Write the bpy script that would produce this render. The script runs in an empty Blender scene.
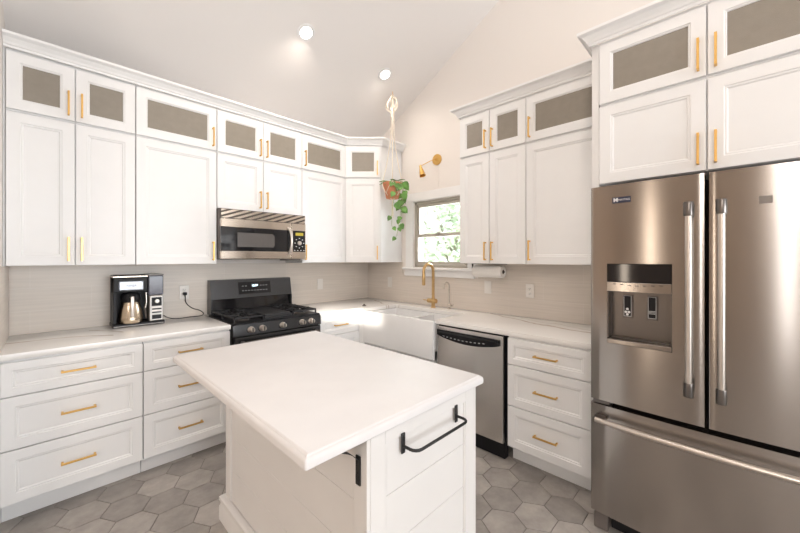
import bpy, bmesh, math, random
from mathutils import Vector, Matrix
random.seed(7)
PI = math.pi
S = bpy.context.scene
COL = S.collection

# ------------------------------------------------------------------ camera, world, light, exposure
cam_d = bpy.data.cameras.new('camera')
cam = bpy.data.objects.new('camera', cam_d); COL.objects.link(cam)
cam_d.sensor_width = 36; cam_d.lens = 343.4/800*36
cam_d.shift_y = -8.5/800
cam_d.clip_start = 0.02
HEAD = math.atan2(335, 343.4)
cam.location = (0, 0, 1.42)
cam.rotation_euler = (PI/2, 0, HEAD-PI/2)
S.camera = cam

W = bpy.data.worlds.new('sky'); S.world = W; W.use_nodes = True
bg = W.node_tree.nodes['Background']
bg.inputs[0].default_value = (0.80, 0.90, 1.0, 1); bg.inputs[1].default_value = 4.5

def light(name, kind, loc, direction, energy, color=(1,1,1), **kw):
    d = bpy.data.lights.new(name, kind); d.energy = energy; d.color = color
    for k, v in kw.items(): setattr(d, k, v)
    o = bpy.data.objects.new(name, d); COL.objects.link(o); o.location = loc
    o.rotation_euler = Vector(direction).to_track_quat('-Z', 'Y').to_euler()
    return o
EL = math.radians(8.0)
light('sun', 'SUN', (-6, -6, 3), (math.cos(EL)*0.707, math.cos(EL)*0.707, -math.sin(EL)), 6.0, (1, .93, .82), angle=0.012)
# unseen area lights standing in for daylight from the room behind the camera
light('daylight_back', 'AREA', (1.1, -4.42, 1.75), (0, 1, 0.16), 172, (0.90, 0.955, 1), shape='RECTANGLE', size=3.2, size_y=2.2)  # unseen main light set before the closed front wall, no opening there
light('fill_upper', 'AREA', (-3.9, -1.2, 3.2), (1, .30, 0.0), 112, (1, 0.92, 0.85), shape='RECTANGLE', size=3.0, size_y=1.0)  # unseen high fill, added to brighten the ceiling and right wall cabinets
light('streak_light_left', 'AREA', (-3.93, -1.05, 1.40), (1, 0, 0.0), 10, (1, 0.99, 0.98), shape='RECTANGLE', size=.18, size_y=2.4)  # unseen strip shaped to give the refrigerator a white reflected streak
light('streak_light_hall', 'AREA', (-3.93, 1.55, 1.40), (1, 0, 0.0), 10, (1, 0.84, 0.68), shape='RECTANGLE', size=.12, size_y=2.4)  # unseen warm strip shaped for a second streak on the refrigerator
light('daylight_kitchen_window', 'AREA', (3.02, 2.229, 1.68), (-1, 0, 0.0), 9, (0.93, 0.97, 1), shape='RECTANGLE', size=0.6, size_y=0.6)
S.view_settings.view_transform = 'Standard'; S.view_settings.look = 'None'
S.view_settings.exposure = 0.27; S.view_settings.gamma = 1.0; S.view_settings.use_curve_mapping = False

# ------------------------------------------------------------------ materials
def mat(name, color, rough=0.5, metal=0.0, noise=0.0, nscale=8.0, bump=0.0, bscale=60, stretch=(1,1,1), **kw):
    m = bpy.data.materials.new(name); m.use_nodes = True
    nt = m.node_tree; b = nt.nodes['Principled BSDF']
    b.inputs['Base Color'].default_value = (*color, 1); b.inputs['Roughness'].default_value = rough
    b.inputs['Metallic'].default_value = metal
    for k, v in kw.items(): b.inputs[k.replace('_', ' ')].default_value = v
    tc = nt.nodes.new('ShaderNodeTexCoord'); mp = nt.nodes.new('ShaderNodeMapping')
    mp.inputs['Scale'].default_value = stretch; nt.links.new(tc.outputs['Object'], mp.inputs['Vector'])
    if noise:
        n = nt.nodes.new('ShaderNodeTexNoise'); n.inputs['Scale'].default_value = nscale; n.inputs['Detail'].default_value = 4
        nt.links.new(mp.outputs['Vector'], n.inputs['Vector'])
        r = nt.nodes.new('ShaderNodeMapRange'); r.inputs[1].default_value = .3; r.inputs[2].default_value = .7
        r.inputs[3].default_value = 1-noise; r.inputs[4].default_value = 1+noise
        nt.links.new(n.outputs['Fac'], r.inputs[0])
        mx = nt.nodes.new('ShaderNodeVectorMath'); mx.operation = 'SCALE'; mx.inputs[0].default_value = color
        nt.links.new(r.outputs[0], mx.inputs['Scale']); nt.links.new(mx.outputs[0], b.inputs['Base Color'])
    if bump:
        n2 = nt.nodes.new('ShaderNodeTexNoise'); n2.inputs['Scale'].default_value = bscale; n2.inputs['Detail'].default_value = 3
        nt.links.new(mp.outputs['Vector'], n2.inputs['Vector'])
        bp = nt.nodes.new('ShaderNodeBump'); bp.inputs['Strength'].default_value = bump; bp.inputs['Distance'].default_value = .002
        nt.links.new(n2.outputs['Fac'], bp.inputs['Height']); nt.links.new(bp.outputs[0], b.inputs['Normal'])
    return m
def emis(name, color, strength):
    m = bpy.data.materials.new(name); m.use_nodes = True; b = m.node_tree.nodes['Principled BSDF']
    b.inputs['Base Color'].default_value = (*color, 1)
    b.inputs['Emission Color'].default_value = (*color, 1); b.inputs['Emission Strength'].default_value = strength
    return m

WHITE = mat('cabinet_paint', (.835, .835, .835), .38, noise=.01)
ISLAND = mat('island_paint', (.78, .76, .74), .42, noise=.02, nscale=3)
TANW = mat('tan_bounce_paint', (.56, .44, .34), .85, noise=.02)  # unseen walls made tan to warm the bounce light and refrigerator reflection
WALLM = mat('wall_paint', (.84, .80, .765), .85, bump=.08, bscale=120)
CEILM = mat('ceiling_paint', (.86, .83, .81), .85, bump=.08, bscale=120)
TRIM = mat('trim_paint', (.87, .87, .87), .4, noise=.01)
BRASS = mat('satin_brass', (.80, .50, .16), .30, 1.0, noise=.04, nscale=30)
BRASS2 = mat('aged_brass', (.62, .42, .20), .32, 1.0, noise=.1, nscale=30)
NICKEL = mat('brushed_nickel', (.62, .58, .53), .25, 1.0, noise=.03)
BLACK = mat('black_plastic', (.010, .010, .012), .4, noise=.1, Specular_IOR_Level=.25)
BGLASS = mat('black_glass', (.008, .008, .010), .06, noise=.05)
IRON = mat('black_iron', (.012, .012, .012), .5, noise=.15, nscale=40, bump=.2)
DARK = mat('dark_recess', (.03, .03, .03), .7, noise=.1)
SLATE = mat('black_stainless', (.085, .086, .090), .25, .9, noise=.05, nscale=5)
CAST = mat('cast_iron', (.018, .018, .02), .55, noise=.2, nscale=60, bump=.3)
CERAM = mat('white_fireclay', (.86, .86, .86), .12, noise=.01)
PLATE = mat('white_plastic', (.80, .77, .73), .35, noise=.01)
PAPER = mat('paper_towel', (.84, .82, .79), .9, bump=.5, bscale=90)
CARD = mat('cardboard_core', (.10, .06, .04), .9, noise=.1)
TERRA = mat('terracotta', (.62, .25, .13), .8, noise=.15, nscale=14)
SOIL = mat('soil', (.05, .035, .025), .95, noise=.4, nscale=50)
ROPE = mat('cotton_rope', (.80, .72, .60), .9, noise=.06, nscale=80)
ALU = mat('taupe_window_frame', (.48, .44, .38), .45, noise=.03)
LEAF = mat('pothos_leaf', (.13, .30, .06), .4, noise=.55, nscale=9)
STEMM = mat('plant_stem', (.28, .33, .12), .6, noise=.2)
FROST = mat('obscure_glass', (.27, .24, .20), .3, noise=.04, nscale=25, bump=.35, bscale=300)
STEELH = mat('polished_steel', (.62, .57, .52), .33, 1.0, noise=.03)
STEELD = mat('dark_steel', (.17, .155, .145), .3, 1.0, noise=.03)
BARK = mat('bark', (.42, .37, .30), .9, noise=.3)
NAVY = mat('badge_navy', (.02, .025, .06), .3, noise=.05)
GREYM = mat('grey_plastic', (.14, .12, .11), .5, noise=.05)
SMOKE = mat('smoked_plastic', (.10, .10, .13), .12, noise=.15, nscale=12)
LENS = emis('lamp_lens', (1, .93, .85), 14)
AMBER = emis('amber_display', (.45, .36, .03), .12)
BLUEW = emis('clock_digits', (.75, .9, 1), 1.6)
LETTER = mat('light_lettering', (.75, .75, .75), .5, noise=.02)
LETTERD = mat('dark_lettering', (.05, .05, .06), .5, noise=.02)

def brushed(name, color, rough=.24, aniso=.8):
    m = mat(name, color, rough, 1.0)
    nt = m.node_tree; b = nt.nodes['Principled BSDF']
    b.inputs['Anisotropic'].default_value = aniso; b.inputs['Anisotropic Rotation'].default_value = .25
    gg = nt.nodes.new('ShaderNodeNewGeometry'); t = nt.nodes.new('ShaderNodeVectorMath'); t.operation = 'CROSS_PRODUCT'; nt.links.new(gg.outputs['True Normal'], t.inputs[0]); t.inputs[1].default_value = (.001, 0, 1)
    nt.links.new(t.outputs[0], b.inputs['Tangent'])
    tc = nt.nodes.new('ShaderNodeTexCoord'); mp = nt.nodes.new('ShaderNodeMapping'); mp.inputs['Scale'].default_value = (1.5, 1.5, 260)
    n = nt.nodes.new('ShaderNodeTexNoise'); n.inputs['Scale'].default_value = 3
    nt.links.new(tc.outputs['Object'], mp.inputs['Vector']); nt.links.new(mp.outputs[0], n.inputs['Vector'])
    r = nt.nodes.new('ShaderNodeMapRange'); r.inputs[3].default_value = rough-.012; r.inputs[4].default_value = rough+.012
    nt.links.new(n.outputs['Fac'], r.inputs[0]); nt.links.new(r.outputs[0], b.inputs['Roughness'])
    return m
STEEL = brushed('brushed_steel', (.37, .343, .32), .20, .85)
STEELDW = brushed('brushed_steel_light', (.72, .69, .66), .22)
STEELMW = brushed('brushed_steel_warm', (.66, .58, .50), .22)

def quartz():
    m = mat('white_quartz', (.82, .80, .77), .14)
    nt = m.node_tree; b = nt.nodes['Principled BSDF']
    tc = nt.nodes.new('ShaderNodeTexCoord'); mp = nt.nodes.new('ShaderNodeMapping')
    mp.inputs['Rotation'].default_value = (0, 0, .5); mp.inputs['Location'].default_value = (.55, .35, 0); mp.inputs['Scale'].default_value = (.9, 1.4, .9)
    nt.links.new(tc.outputs['Object'], mp.inputs[0])
    def math_(op, x, y):
        k = nt.nodes.new('ShaderNodeMath'); k.operation = op
        for i, v in enumerate((x, y)):
            if v is None: continue
            if hasattr(v, 'links'): nt.links.new(v, k.inputs[i])
            else: k.inputs[i].default_value = v
        return k.outputs[0]
    n = nt.nodes.new('ShaderNodeTexNoise'); n.inputs['Scale'].default_value = 2.2; n.inputs['Detail'].default_value = 4
    nt.links.new(tc.outputs['Object'], n.inputs['Vector'])
    wob = math_('MULTIPLY', math_('SUBTRACT', n.outputs['Fac'], .5), .30)
    sp = nt.nodes.new('ShaderNodeSeparateXYZ'); nt.links.new(tc.outputs['Object'], sp.inputs[0])
    X_, Y_ = sp.outputs['X'], sp.outputs['Y']
    def vein(a, b_, c, mask, w):          # |a x + b y - c + wobble| < w where mask > 0
        f = math_('ADD', math_('SUBTRACT', math_('ADD', math_('MULTIPLY', X_, a), math_('MULTIPLY', Y_, b_)), c), wob)
        f = math_('ABSOLUTE', f, None)
        f = math_('MAXIMUM', math_('SUBTRACT', 1.0, math_('DIVIDE', f, w)), 0.0)
        return math_('MULTIPLY', f, mask)
    lt = lambda v, k: math_('LESS_THAN', v, k)
    gt = lambda v, k: math_('GREATER_THAN', v, k)
    tot = vein(.30, 1, 3.02, lt(X_, .30), .018)
    for q in (vein(1, .9, 3.07, math_('MULTIPLY', lt(X_, .36), gt(X_, .20)), .020), vein(1, -.25, 2.39, lt(Y_, 1.6), .018), vein(1, -.25, 2.48, lt(Y_, 1.3), .006),
              vein(1, -.45, 1.34, gt(Y_, 2.6), .012), vein(.5, 1, 3.90, gt(X_, 1.7), .005)):
        tot = math_('MAXIMUM', tot, q)
    n3 = nt.nodes.new('ShaderNodeTexNoise'); n3.inputs['Scale'].default_value = 3.0; nt.links.new(tc.outputs['Object'], n3.inputs['Vector'])
    tot = math_('MULTIPLY', tot, math_('MULTIPLY', n3.outputs['Fac'], 2.2))
    mx = nt.nodes.new('ShaderNodeMix'); mx.data_type = 'RGBA'; mx.inputs['A'].default_value = (.86, .845, .825, 1); mx.inputs['B'].default_value = (.50, .42, .34, 1)
    nt.links.new(tot, mx.inputs['Factor']); nt.links.new(mx.outputs['Result'], b.inputs['Base Color'])
    return m
QUARTZ = quartz()

def tilemat():
    m = mat('beige_backsplash_tile', (.66, .6, .54), .35)
    nt = m.node_tree; b = nt.nodes['Principled BSDF']
    g = nt.nodes.new('ShaderNodeNewGeometry'); sp = nt.nodes.new('ShaderNodeSeparateXYZ'); nt.links.new(g.outputs['Position'], sp.inputs[0])
    ad = nt.nodes.new('ShaderNodeMath'); ad.operation = 'SUBTRACT'; nt.links.new(sp.outputs['X'], ad.inputs[0]); nt.links.new(sp.outputs['Y'], ad.inputs[1])
    cb = nt.nodes.new('ShaderNodeCombineXYZ'); nt.links.new(ad.outputs[0], cb.inputs['X']); nt.links.new(sp.outputs['Z'], cb.inputs['Y'])
    mp = nt.nodes.new('ShaderNodeMapping'); mp.inputs['Scale'].default_value = (1.6, 46, 1); nt.links.new(cb.outputs[0], mp.inputs[0])
    n = nt.nodes.new('ShaderNodeTexNoise'); n.inputs['Scale'].default_value = 1.5; n.inputs['Detail'].default_value = 5; nt.links.new(mp.outputs[0], n.inputs['Vector'])
    br = nt.nodes.new('ShaderNodeTexBrick'); br.offset = .5
    mp2 = nt.nodes.new('ShaderNodeMapping'); mp2.inputs['Location'].default_value = (.1, -.914+.002, 0); nt.links.new(cb.outputs[0], mp2.inputs[0])
    nt.links.new(mp2.outputs[0], br.inputs['Vector'])
    br.inputs['Scale'].default_value = 1; br.inputs['Brick Width'].default_value = .61; br.inputs['Row Height'].default_value = .152
    br.inputs['Mortar Size'].default_value = .0015; br.inputs['Mortar Smooth'].default_value = .5
    br.inputs['Color1'].default_value = (.72, .655, .59, 1); br.inputs['Color2'].default_value = (.69, .63, .565, 1); br.inputs['Mortar'].default_value = (.76, .71, .66, 1)
    r = nt.nodes.new('ShaderNodeMapRange'); r.inputs[1].default_value = .3; r.inputs[2].default_value = .7; r.inputs[3].default_value = .95; r.inputs[4].default_value = 1.05
    nt.links.new(n.outputs['Fac'], r.inputs[0])
    vm = nt.nodes.new('ShaderNodeVectorMath'); vm.operation = 'SCALE'; nt.links.new(br.outputs['Color'], vm.inputs[0]); nt.links.new(r.outputs[0], vm.inputs['Scale'])
    nt.links.new(vm.outputs[0], b.inputs['Base Color'])
    return m
TILE = tilemat()

def hexmat():
    m = mat('grey_hex_tile', (.3, .27, .25), .55)
    nt = m.node_tree; b = nt.nodes['Principled BSDF']
    g = nt.nodes.new('ShaderNodeNewGeometry')
    cr = nt.nodes.new('ShaderNodeValToRGB')
    cr.color_ramp.elements[0].color = (.26, .238, .22, 1); cr.color_ramp.elements[1].color = (.42, .385, .355, 1)
    nt.links.new(g.outputs['Random Per Island'], cr.inputs[0])
    n = nt.nodes.new('ShaderNodeTexNoise'); n.inputs['Scale'].default_value = 7; n.inputs['Detail'].default_value = 6; n.inputs['Roughness'].default_value = .65
    nt.links.new(g.outputs['Position'], n.inputs['Vector'])
    r = nt.nodes.new('ShaderNodeMapRange'); r.inputs[1].default_value = .3; r.inputs[2].default_value = .7; r.inputs[3].default_value = .78; r.inputs[4].default_value = 1.22
    nt.links.new(n.outputs['Fac'], r.inputs[0])
    vm = nt.nodes.new('ShaderNodeVectorMath'); vm.operation = 'SCALE'; nt.links.new(cr.outputs[0], vm.inputs[0]); nt.links.new(r.outputs[0], vm.inputs['Scale'])
    nt.links.new(vm.outputs[0], b.inputs['Base Color'])
    return m
HEX = hexmat()
GROUT = mat('grout', (.12, .105, .095), .9, noise=.1)

def glass(name, tint=(1, 1, 1)):
    m = bpy.data.materials.new(name); m.use_nodes = True; nt = m.node_tree
    for n in list(nt.nodes):
        if n.type != 'OUTPUT_MATERIAL': nt.nodes.remove(n)
    o = [n for n in nt.nodes][0]
    t = nt.nodes.new('ShaderNodeBsdfTransparent'); t.inputs[0].default_value = (*tint, 1)
    g = nt.nodes.new('ShaderNodeBsdfGlossy'); g.inputs['Roughness'].default_value = .02
    mx = nt.nodes.new('ShaderNodeMixShader'); f = nt.nodes.new('ShaderNodeFresnel'); f.inputs[0].default_value = 1.45
    nt.links.new(f.outputs[0], mx.inputs[0]); nt.links.new(t.outputs[0], mx.inputs[1]); nt.links.new(g.outputs[0], mx.inputs[2]); nt.links.new(mx.outputs[0], o.inputs[0])
    return m
GLASS = glass('window_glass')
def leafout(name, c):
    m = mat(name, c, .6, noise=.2, nscale=2)
    return m
TREE1 = leafout('tree_leaf_pale', (.66, .74, .55)); TREE2 = leafout('tree_leaf_blue', (.62, .71, .66)); TREE3 = leafout('tree_leaf_yellow', (.74, .79, .62))

# ------------------------------------------------------------------ mesh helpers
class MB:
    def __init__(s): s.bm = bmesh.new()
    def box(s, x0, x1, y0, y1, z0, z1, bevel=0, seg=2):
        vs = [s.bm.verts.new((x, y, z)) for x in (x0, x1) for y in (y0, y1) for z in (z0, z1)]
        idx = [(0,1,3,2), (4,6,7,5), (0,4,5,1), (2,3,7,6), (0,2,6,4), (1,5,7,3)]
        fs = [s.bm.faces.new([vs[i] for i in f]) for f in idx]
        if bevel:
            es = list({e for f in fs for e in f.edges})
            bmesh.ops.bevel(s.bm, geom=es, offset=bevel, segments=seg, profile=.5, affect='EDGES')
        return s
    def prism(s, pts, z0, z1, bevel=0, seg=3):
        lo = [s.bm.verts.new((p[0], p[1], z0)) for p in pts]; hi = [s.bm.verts.new((p[0], p[1], z1)) for p in pts]
        n = len(pts); fs = [s.bm.faces.new(hi), s.bm.faces.new(lo[::-1])]
        for i in range(n): fs.append(s.bm.faces.new((lo[i], lo[(i+1) % n], hi[(i+1) % n], hi[i])))
        bmesh.ops.recalc_face_normals(s.bm, faces=fs)
        if bevel:
            es = list({e for f in fs[:2] for e in f.edges})
            bmesh.ops.bevel(s.bm, geom=es, offset=bevel, segments=seg, profile=.5, affect='EDGES')
        return s
    def rings(s, rings, closed_start=True, closed_end=True, loop=False):
        R = [[s.bm.verts.new(p) for p in r] for r in rings]; n = len(R[0]); fs = []
        rr = range(len(R)) if loop else range(len(R)-1)
        for i in rr:
            a, b = R[i], R[(i+1) % len(R)]
            for j in range(n): fs.append(s.bm.faces.new((a[j], a[(j+1) % n], b[(j+1) % n], b[j])))
        if not loop:
            if closed_start: fs.append(s.bm.faces.new(R[0][::-1]))
            if closed_end: fs.append(s.bm.faces.new(R[-1]))
        bmesh.ops.recalc_face_normals(s.bm, faces=fs)
        return s
    def lathe(s, prof, c=(0,0,0), axis='Z', seg=28):
        rings = []
        for r, h in prof:
            ring = []
            for k in range(seg):
                a = 2*PI*k/seg; u, v = r*math.cos(a), r*math.sin(a)
                p = {'Z': (u, v, h), 'X': (h, u, v), 'Y': (u, h, v)}[axis]
                ring.append((p[0]+c[0], p[1]+c[1], p[2]+c[2]))
            rings.append(ring)
        return s.rings(rings)
    def tube(s, pts, r, seg=10, r2=None):
        pts = [Vector(p) for p in pts]; rings = []; n = len(pts)
        up = Vector((0, 0, 1)); prev = None
        for i, p in enumerate(pts):
            t = (pts[min(i+1, n-1)]-pts[max(i-1, 0)]).normalized()
            if prev is None:
                a = t.cross(up)
                if a.length < .05: a = t.cross(Vector((1, 0, 0)))
            else:
                a = prev-t*prev.dot(t)
            a.normalize(); prev = a; b = t.cross(a)
            rad = r if r2 is None else r+(r2-r)*i/(n-1)
            rings.append([p+(a*math.cos(2*PI*k/seg)+b*math.sin(2*PI*k/seg))*rad for k in range(seg)])
        return s.rings(rings)
    def build(s, name, m, parent=None, smooth=False, kind=None, label=None):
        me = bpy.data.meshes.new(name); s.bm.to_mesh(me); s.bm.free()
        me.materials.append(m)
        if smooth:
            for p in me.polygons: p.use_smooth = True
            me.set_sharp_from_angle(angle=math.radians(38))
        o = bpy.data.objects.new(name, me); COL.objects.link(o)
        if parent: o.parent = parent
        if kind: o['kind'] = kind
        if label: o['label'] = label
        return o
def bez(p0, p1, p2, p3, n=12):
    out = []
    for i in range(n+1):
        t = i/n; a = (1-t)**3; b = 3*t*(1-t)**2; c = 3*t*t*(1-t); d = t**3
        out.append(tuple(a*p0[k]+b*p1[k]+c*p2[k]+d*p3[k] for k in range(3)))
    return out
def smoothpath(pts, n=6):
    P_ = [Vector(p) for p in pts]; out = []
    for i in range(len(P_)-1):
        a = P_[max(i-1, 0)]; b = P_[i]; c = P_[i+1]; d = P_[min(i+2, len(P_)-1)]
        for k in range(n):
            t = k/n
            out.append(.5*((2*b)+(c-a)*t+(2*a-5*b+4*c-d)*t*t+(3*b-a-3*c+d)*t**3))
    out.append(P_[-1]); return out
def tag(o, label, cat, group=None, kind=None):
    o['label'] = label; o['category'] = cat
    if group: o['group'] = group
    if kind: o['kind'] = kind
    return o
def thing(name, label, cat, loc=(0,0,0), rz=0, group=None):
    o = bpy.data.objects.new(name, None); COL.objects.link(o); o.empty_display_size = .1
    o.location = loc; o.rotation_euler = (0, 0, rz); return tag(o, label, cat, group)
def glyphs(body, size, loc, rot, m, parent, name='lettering', ext=.0006, bold=0):
    c = bpy.data.curves.new(name, 'FONT'); c.body = body; c.size = size; c.extrude = ext; c.align_x = 'CENTER'; c.align_y = 'CENTER'
    c.offset = bold
    tmp = bpy.data.objects.new(name, c); me = bpy.data.meshes.new_from_object(tmp); me.name = name; bpy.data.objects.remove(tmp)
    me.materials.clear(); me.materials.append(m)
    o = bpy.data.objects.new(name, me); COL.objects.link(o); o.parent = parent; o.location = loc; o.rotation_euler = rot
    return o

# ------------------------------------------------------------------ room shell
YA, XB, XL = 3.38, 2.875, -0.185           # wall planes
CY = lambda y: 2.76+.55*(YA-y)             # vaulted ceiling height
RY = -0.3
# floor: grout bed with hexagonal tiles
m = MB(); m.box(-4.2, 3.1, -4.7, 3.6, -.12, -.004); m.build('floor', GROUT, kind='structure')
m = MB(); Rh = .1155; dx = .1732; dy = .2
i = -int((2.045+4.1)/dx)-1
while 2.045+i*dx < 3.0:
    cx = 2.045+i*dx
    j = -int((.884+4.6)/dy)-1
    while .884+j*dy < 3.5:
        cy = .884+j*dy+(dy/2 if i % 2 else 0)
        if -4.0 < cx < 2.86 and -4.45 < cy < 3.36:
            r1 = []
            for r_, z in ((Rh-.0022, -.004), (Rh-.0022, -.001), (Rh-.0036, 0)):
                r1.append([(cx+r_*math.cos(PI/3*k), cy+r_*math.sin(PI/3*k), z) for k in range(6)])
            R3 = [[m.bm.verts.new(p) for p in r] for r in r1]
            for a in range(2):
                for k in range(6): m.bm.faces.new((R3[a][k], R3[a][(k+1) % 6], R3[a+1][(k+1) % 6], R3[a+1][k]))
            m.bm.faces.new(R3[2])
        j += 1
    i += 1
m.build('floor_tiles', HEX, kind='structure')
# walls
MB().box(-4.2, 3.1, YA, YA+.15, 0, 2.9).build('wall_back', WALLM, kind='structure')
MB().box(-.32, XL, 2.45, YA, 0, 3.35).build('wall_left', WALLM, kind='structure')
MB().box(-4.2, -.32, 2.45, 2.6, 0, 3.35).build('wall_hall', TANW, kind='structure')
WY0, WY1, WZ0, WZ1 = 1.874, 2.584, 1.319, 2.044
m = MB()
m.box(XB, XB+.17, -4.7, WY0, 0, 4.9); m.box(XB, XB+.17, WY1, YA, 0, 3.6); m.box(XB, XB+.17, WY0, WY1, 0, WZ0); m.box(XB, XB+.17, WY0, WY1, WZ1, 4.2)
m.build('wall_right', WALLM, kind='structure')
# far left wall, with the unseen window sized to shape the sun patch
SY0, SY1, SZ0, SZ1 = -4.0, -2.9, 1.99, 2.19
m = MB()
m.box(-4.2, -4.0, -4.7, SY0, 0, 4.9); m.box(-4.2, -4.0, SY1, 2.6, 0, 4.9); m.box(-4.2, -4.0, SY0, SY1, 0, SZ0); m.box(-4.2, -4.0, SY0, SY1, SZ1, 4.9)
m.build('wall_far_left', TANW, kind='structure')
MB().box(-4.2, 3.1, -4.7, -4.5, 0, 4.9).build('wall_front', WALLM, kind='structure')
m = MB()
def slab(y0, z0, y1, z1, t=.12):
    m.rings([[(x, y0, z0), (x, y1, z1), (x, y1, z1+t), (x, y0, z0+t)] for x in (-4.2, 3.05)])
slab(YA+.15, CY(YA+.15), RY, CY(RY)); slab(RY, CY(RY), -4.75, 2.35)
m.build('ceiling', CEILM, kind='structure')
# backsplash tiles
MB().box(XL+.009, XB-.001, YA-.009, YA-.0005, .914, 1.372).build('backsplash_back', TILE, kind='structure')
MB().box(XL+.0005, XL+.008, 2.74, YA-.010, .914, 1.372).build('backsplash_left', TILE, kind='structure')
m = MB(); m.box(XB-.009, XB-.0005, .60, WY0-.12, .914, 1.372); m.box(XB-.009, XB-.0005, WY1+.165, YA-.010, .914, 1.372); m.box(XB-.009, XB-.0005, WY0-.12, WY1+.165, .914, 1.225)
m.build('backsplash_right', TILE, kind='structure')

# window_1 over the sink
w = thing('window_1', 'double-hung taupe framed window over the sink', 'window'); w['kind'] = 'structure'
fx0, fx1 = XB+.014, XB+.09
m = MB()
m.box(fx0, fx1, WY0, WY0+.028, WZ0, WZ1, .003); m.box(fx0, fx1, WY1-.028, WY1, WZ0, WZ1, .003)
m.box(fx0, fx1, WY0, WY1, WZ0, WZ0+.03, .003); m.box(fx0, fx1, WY0, WY1, WZ1-.028, WZ1, .003)
m.build('window_frame', ALU, w)
ZM = 1.665
def sash(x, z0, z1, nm):
    m = MB(); a, b = WY0+.03, WY1-.03; t = .022
    m.box(x, x+.022, a, a+t, z0, z1, .002); m.box(x, x+.022, b-t, b, z0, z1, .002)
    m.box(x, x+.022, a+t, b-t, z0, z0+.032, .002); m.box(x, x+.022, a+t, b-t, z1-.032, z1, .002)
    o = m.build(nm, ALU, w)
    MB().box(x+.009, x+.012, a+t-.004, b-t+.004, z0+.024, z1-.024).build('glass_pane', GLASS, o)
sash(fx0-.012, WZ0+.031, ZM+.018, 'lower_sash'); sash(fx0+.014, ZM-.018, WZ1-.03, 'upper_sash')
m = MB(); m.box(fx0-.026, fx0-.0125, 2.205, 2.255, ZM+.010, ZM+.030, .004); m.build('sash_lock', ALU, w)
# casing, stool and apron
m = MB()
m.box(XB-.018, XB, WY1+.004, WY1+.115, 1.258, WZ1+.03, .003)
m.box(XB-.018, XB, WY0-.095, WY0-.004, 1.258, WZ1+.03, .003)
m.box(XB-.020, XB, WY0-.095, WY1+.115, WZ1+.005, WZ1+.10, .003)
m.build('trim_1', TRIM, kind='structure')
m = MB(); m.box(XB-.062, XB+.012, WY0-.085, WY1+.13, WZ0-.028, WZ0-.003, .005); m.box(XB-.030, XB, WY0-.085, WY1+.12, WZ0-.098, WZ0-.0285, .004)
m.build('trim_2', TRIM, kind='structure')
# hall window (sun) frame
w2 = thing('window_2', 'small window in the far left wall', 'window'); w2['kind'] = 'structure'
m = MB(); m.box(-4.14, -4.08, SY0, SY0+.04, SZ0, SZ1); m.box(-4.14, -4.08, SY1-.04, SY1, SZ0, SZ1); m.box(-4.14, -4.08, SY0, SY1, SZ0, SZ0+.03); m.box(-4.14, -4.08, SY0, SY1, SZ1-.03, SZ1)
m.build('window_frame', ALU, w2)

# ------------------------------------------------------------------ cabinets
def rect(x0, x1, z0, z1, i, y): return [(x0+i, y, z0+i), (x1-i, y, z0+i), (x1-i, y, z1-i), (x0+i, y, z1-i)]
def door(x0, x1, z0, z1, parent, nm='door', m_=.056, glassy=False, material=None, T=.02):
    b = MB(); R = lambda i, y: rect(x0, x1, z0, z1, i, y)
    if glassy:
        b.rings([R(0, 0), R(0, -T+.002), R(.002, -T), R(m_, -T), R(m_+.003, -T+.004), R(m_+.008, -T+.004), R(m_+.012, -T+.011), R(m_+.012, 0)], loop=True)
    else:
        b.rings([R(0, 0), R(0, -T+.002), R(.002, -T), R(m_, -T), R(m_+.003, -T+.004), R(m_+.010, -T+.004), R(m_+.016, -T+.009)])
    d = b.build(nm, material or WHITE, parent)
    if glassy:
        MB().box(x0+m_+.010, x1-m_-.010, -T+.0095, -T+.0135, z0+m_+.010, z1-m_-.010).build('glass_pane', FROST, d)
    return d
def handle(parent, x, z, vertical=True, L=.15, y=-.02, material=None):
    b = MB(); h = L/2
    if vertical:
        b.box(x-.005, x+.005, y-.034, y-.024, z-h, z+h, .0012)
        for s in (-1, 1): b.box(x-.005, x+.005, y-.026, y+.0005, z+s*(h-.006)-.005, z+s*(h-.006)+.005, .001)
    else:
        b.box(x-h, x+h, y-.034, y-.024, z-.005, z+.005, .0012)
        for s in (-1, 1): b.box(x+s*(h-.006)-.005, x+s*(h-.006)+.005, y-.026, y+.0005, z-.005, z+.005, .001)
    return b.build('handle', material or BRASS, parent)
G = .0018
def upper(label, origin, rz, wdt, z0, z1, depth, splits, glassy, group, sides=None, doff=(0, 0)):
    """splits: list of (x0, x1, handle_side); origin at the left end of the face"""
    t = thing('wall_cabinet', label, 'cabinet', (origin[0], origin[1], z0), rz, group)
    H = z1-z0
    MB().box(.0008, wdt-.0008, 0, depth, .0005, H-.0005, .001).build('cabinet_box', WHITE, t)
    for (a, b, hs) in splits:
        top = H-(.022 if glassy else .008); bot = .010 if glassy else .002
        d = door(a+G, b-G, bot, top, t, glassy=glassy)
        hx = a+.030 if hs == 'L' else b-.030
        hz = .105
        if glassy: hz = bot+.102
        handle(d, hx, hz)
    return t
ZS = 2.287; ZT = 2.655
FA = 3.05                                   # face-frame plane of wall A uppers
UA = [(-.174, .432, [(0, .295, 'R'), (.297, .606, 'L')]), (.434, .963, [(0, .529, 'R')]), (.965, 1.733, [(0, .384, 'R'), (.385, .768, 'L')]), (1.735, 2.262, [(0, .527, 'L')])]
lab = ['far left', 'second from left', 'above the microwave', 'right of the microwave']
low_lab = ['white double-door wall cabinet at the left end, beside the left wall',
           'white single-door wall cabinet above the coffee maker and just left of the microwave',
           'short white double-door wall cabinet directly above the microwave',
           'white single-door wall cabinet just right of the microwave']
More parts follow.
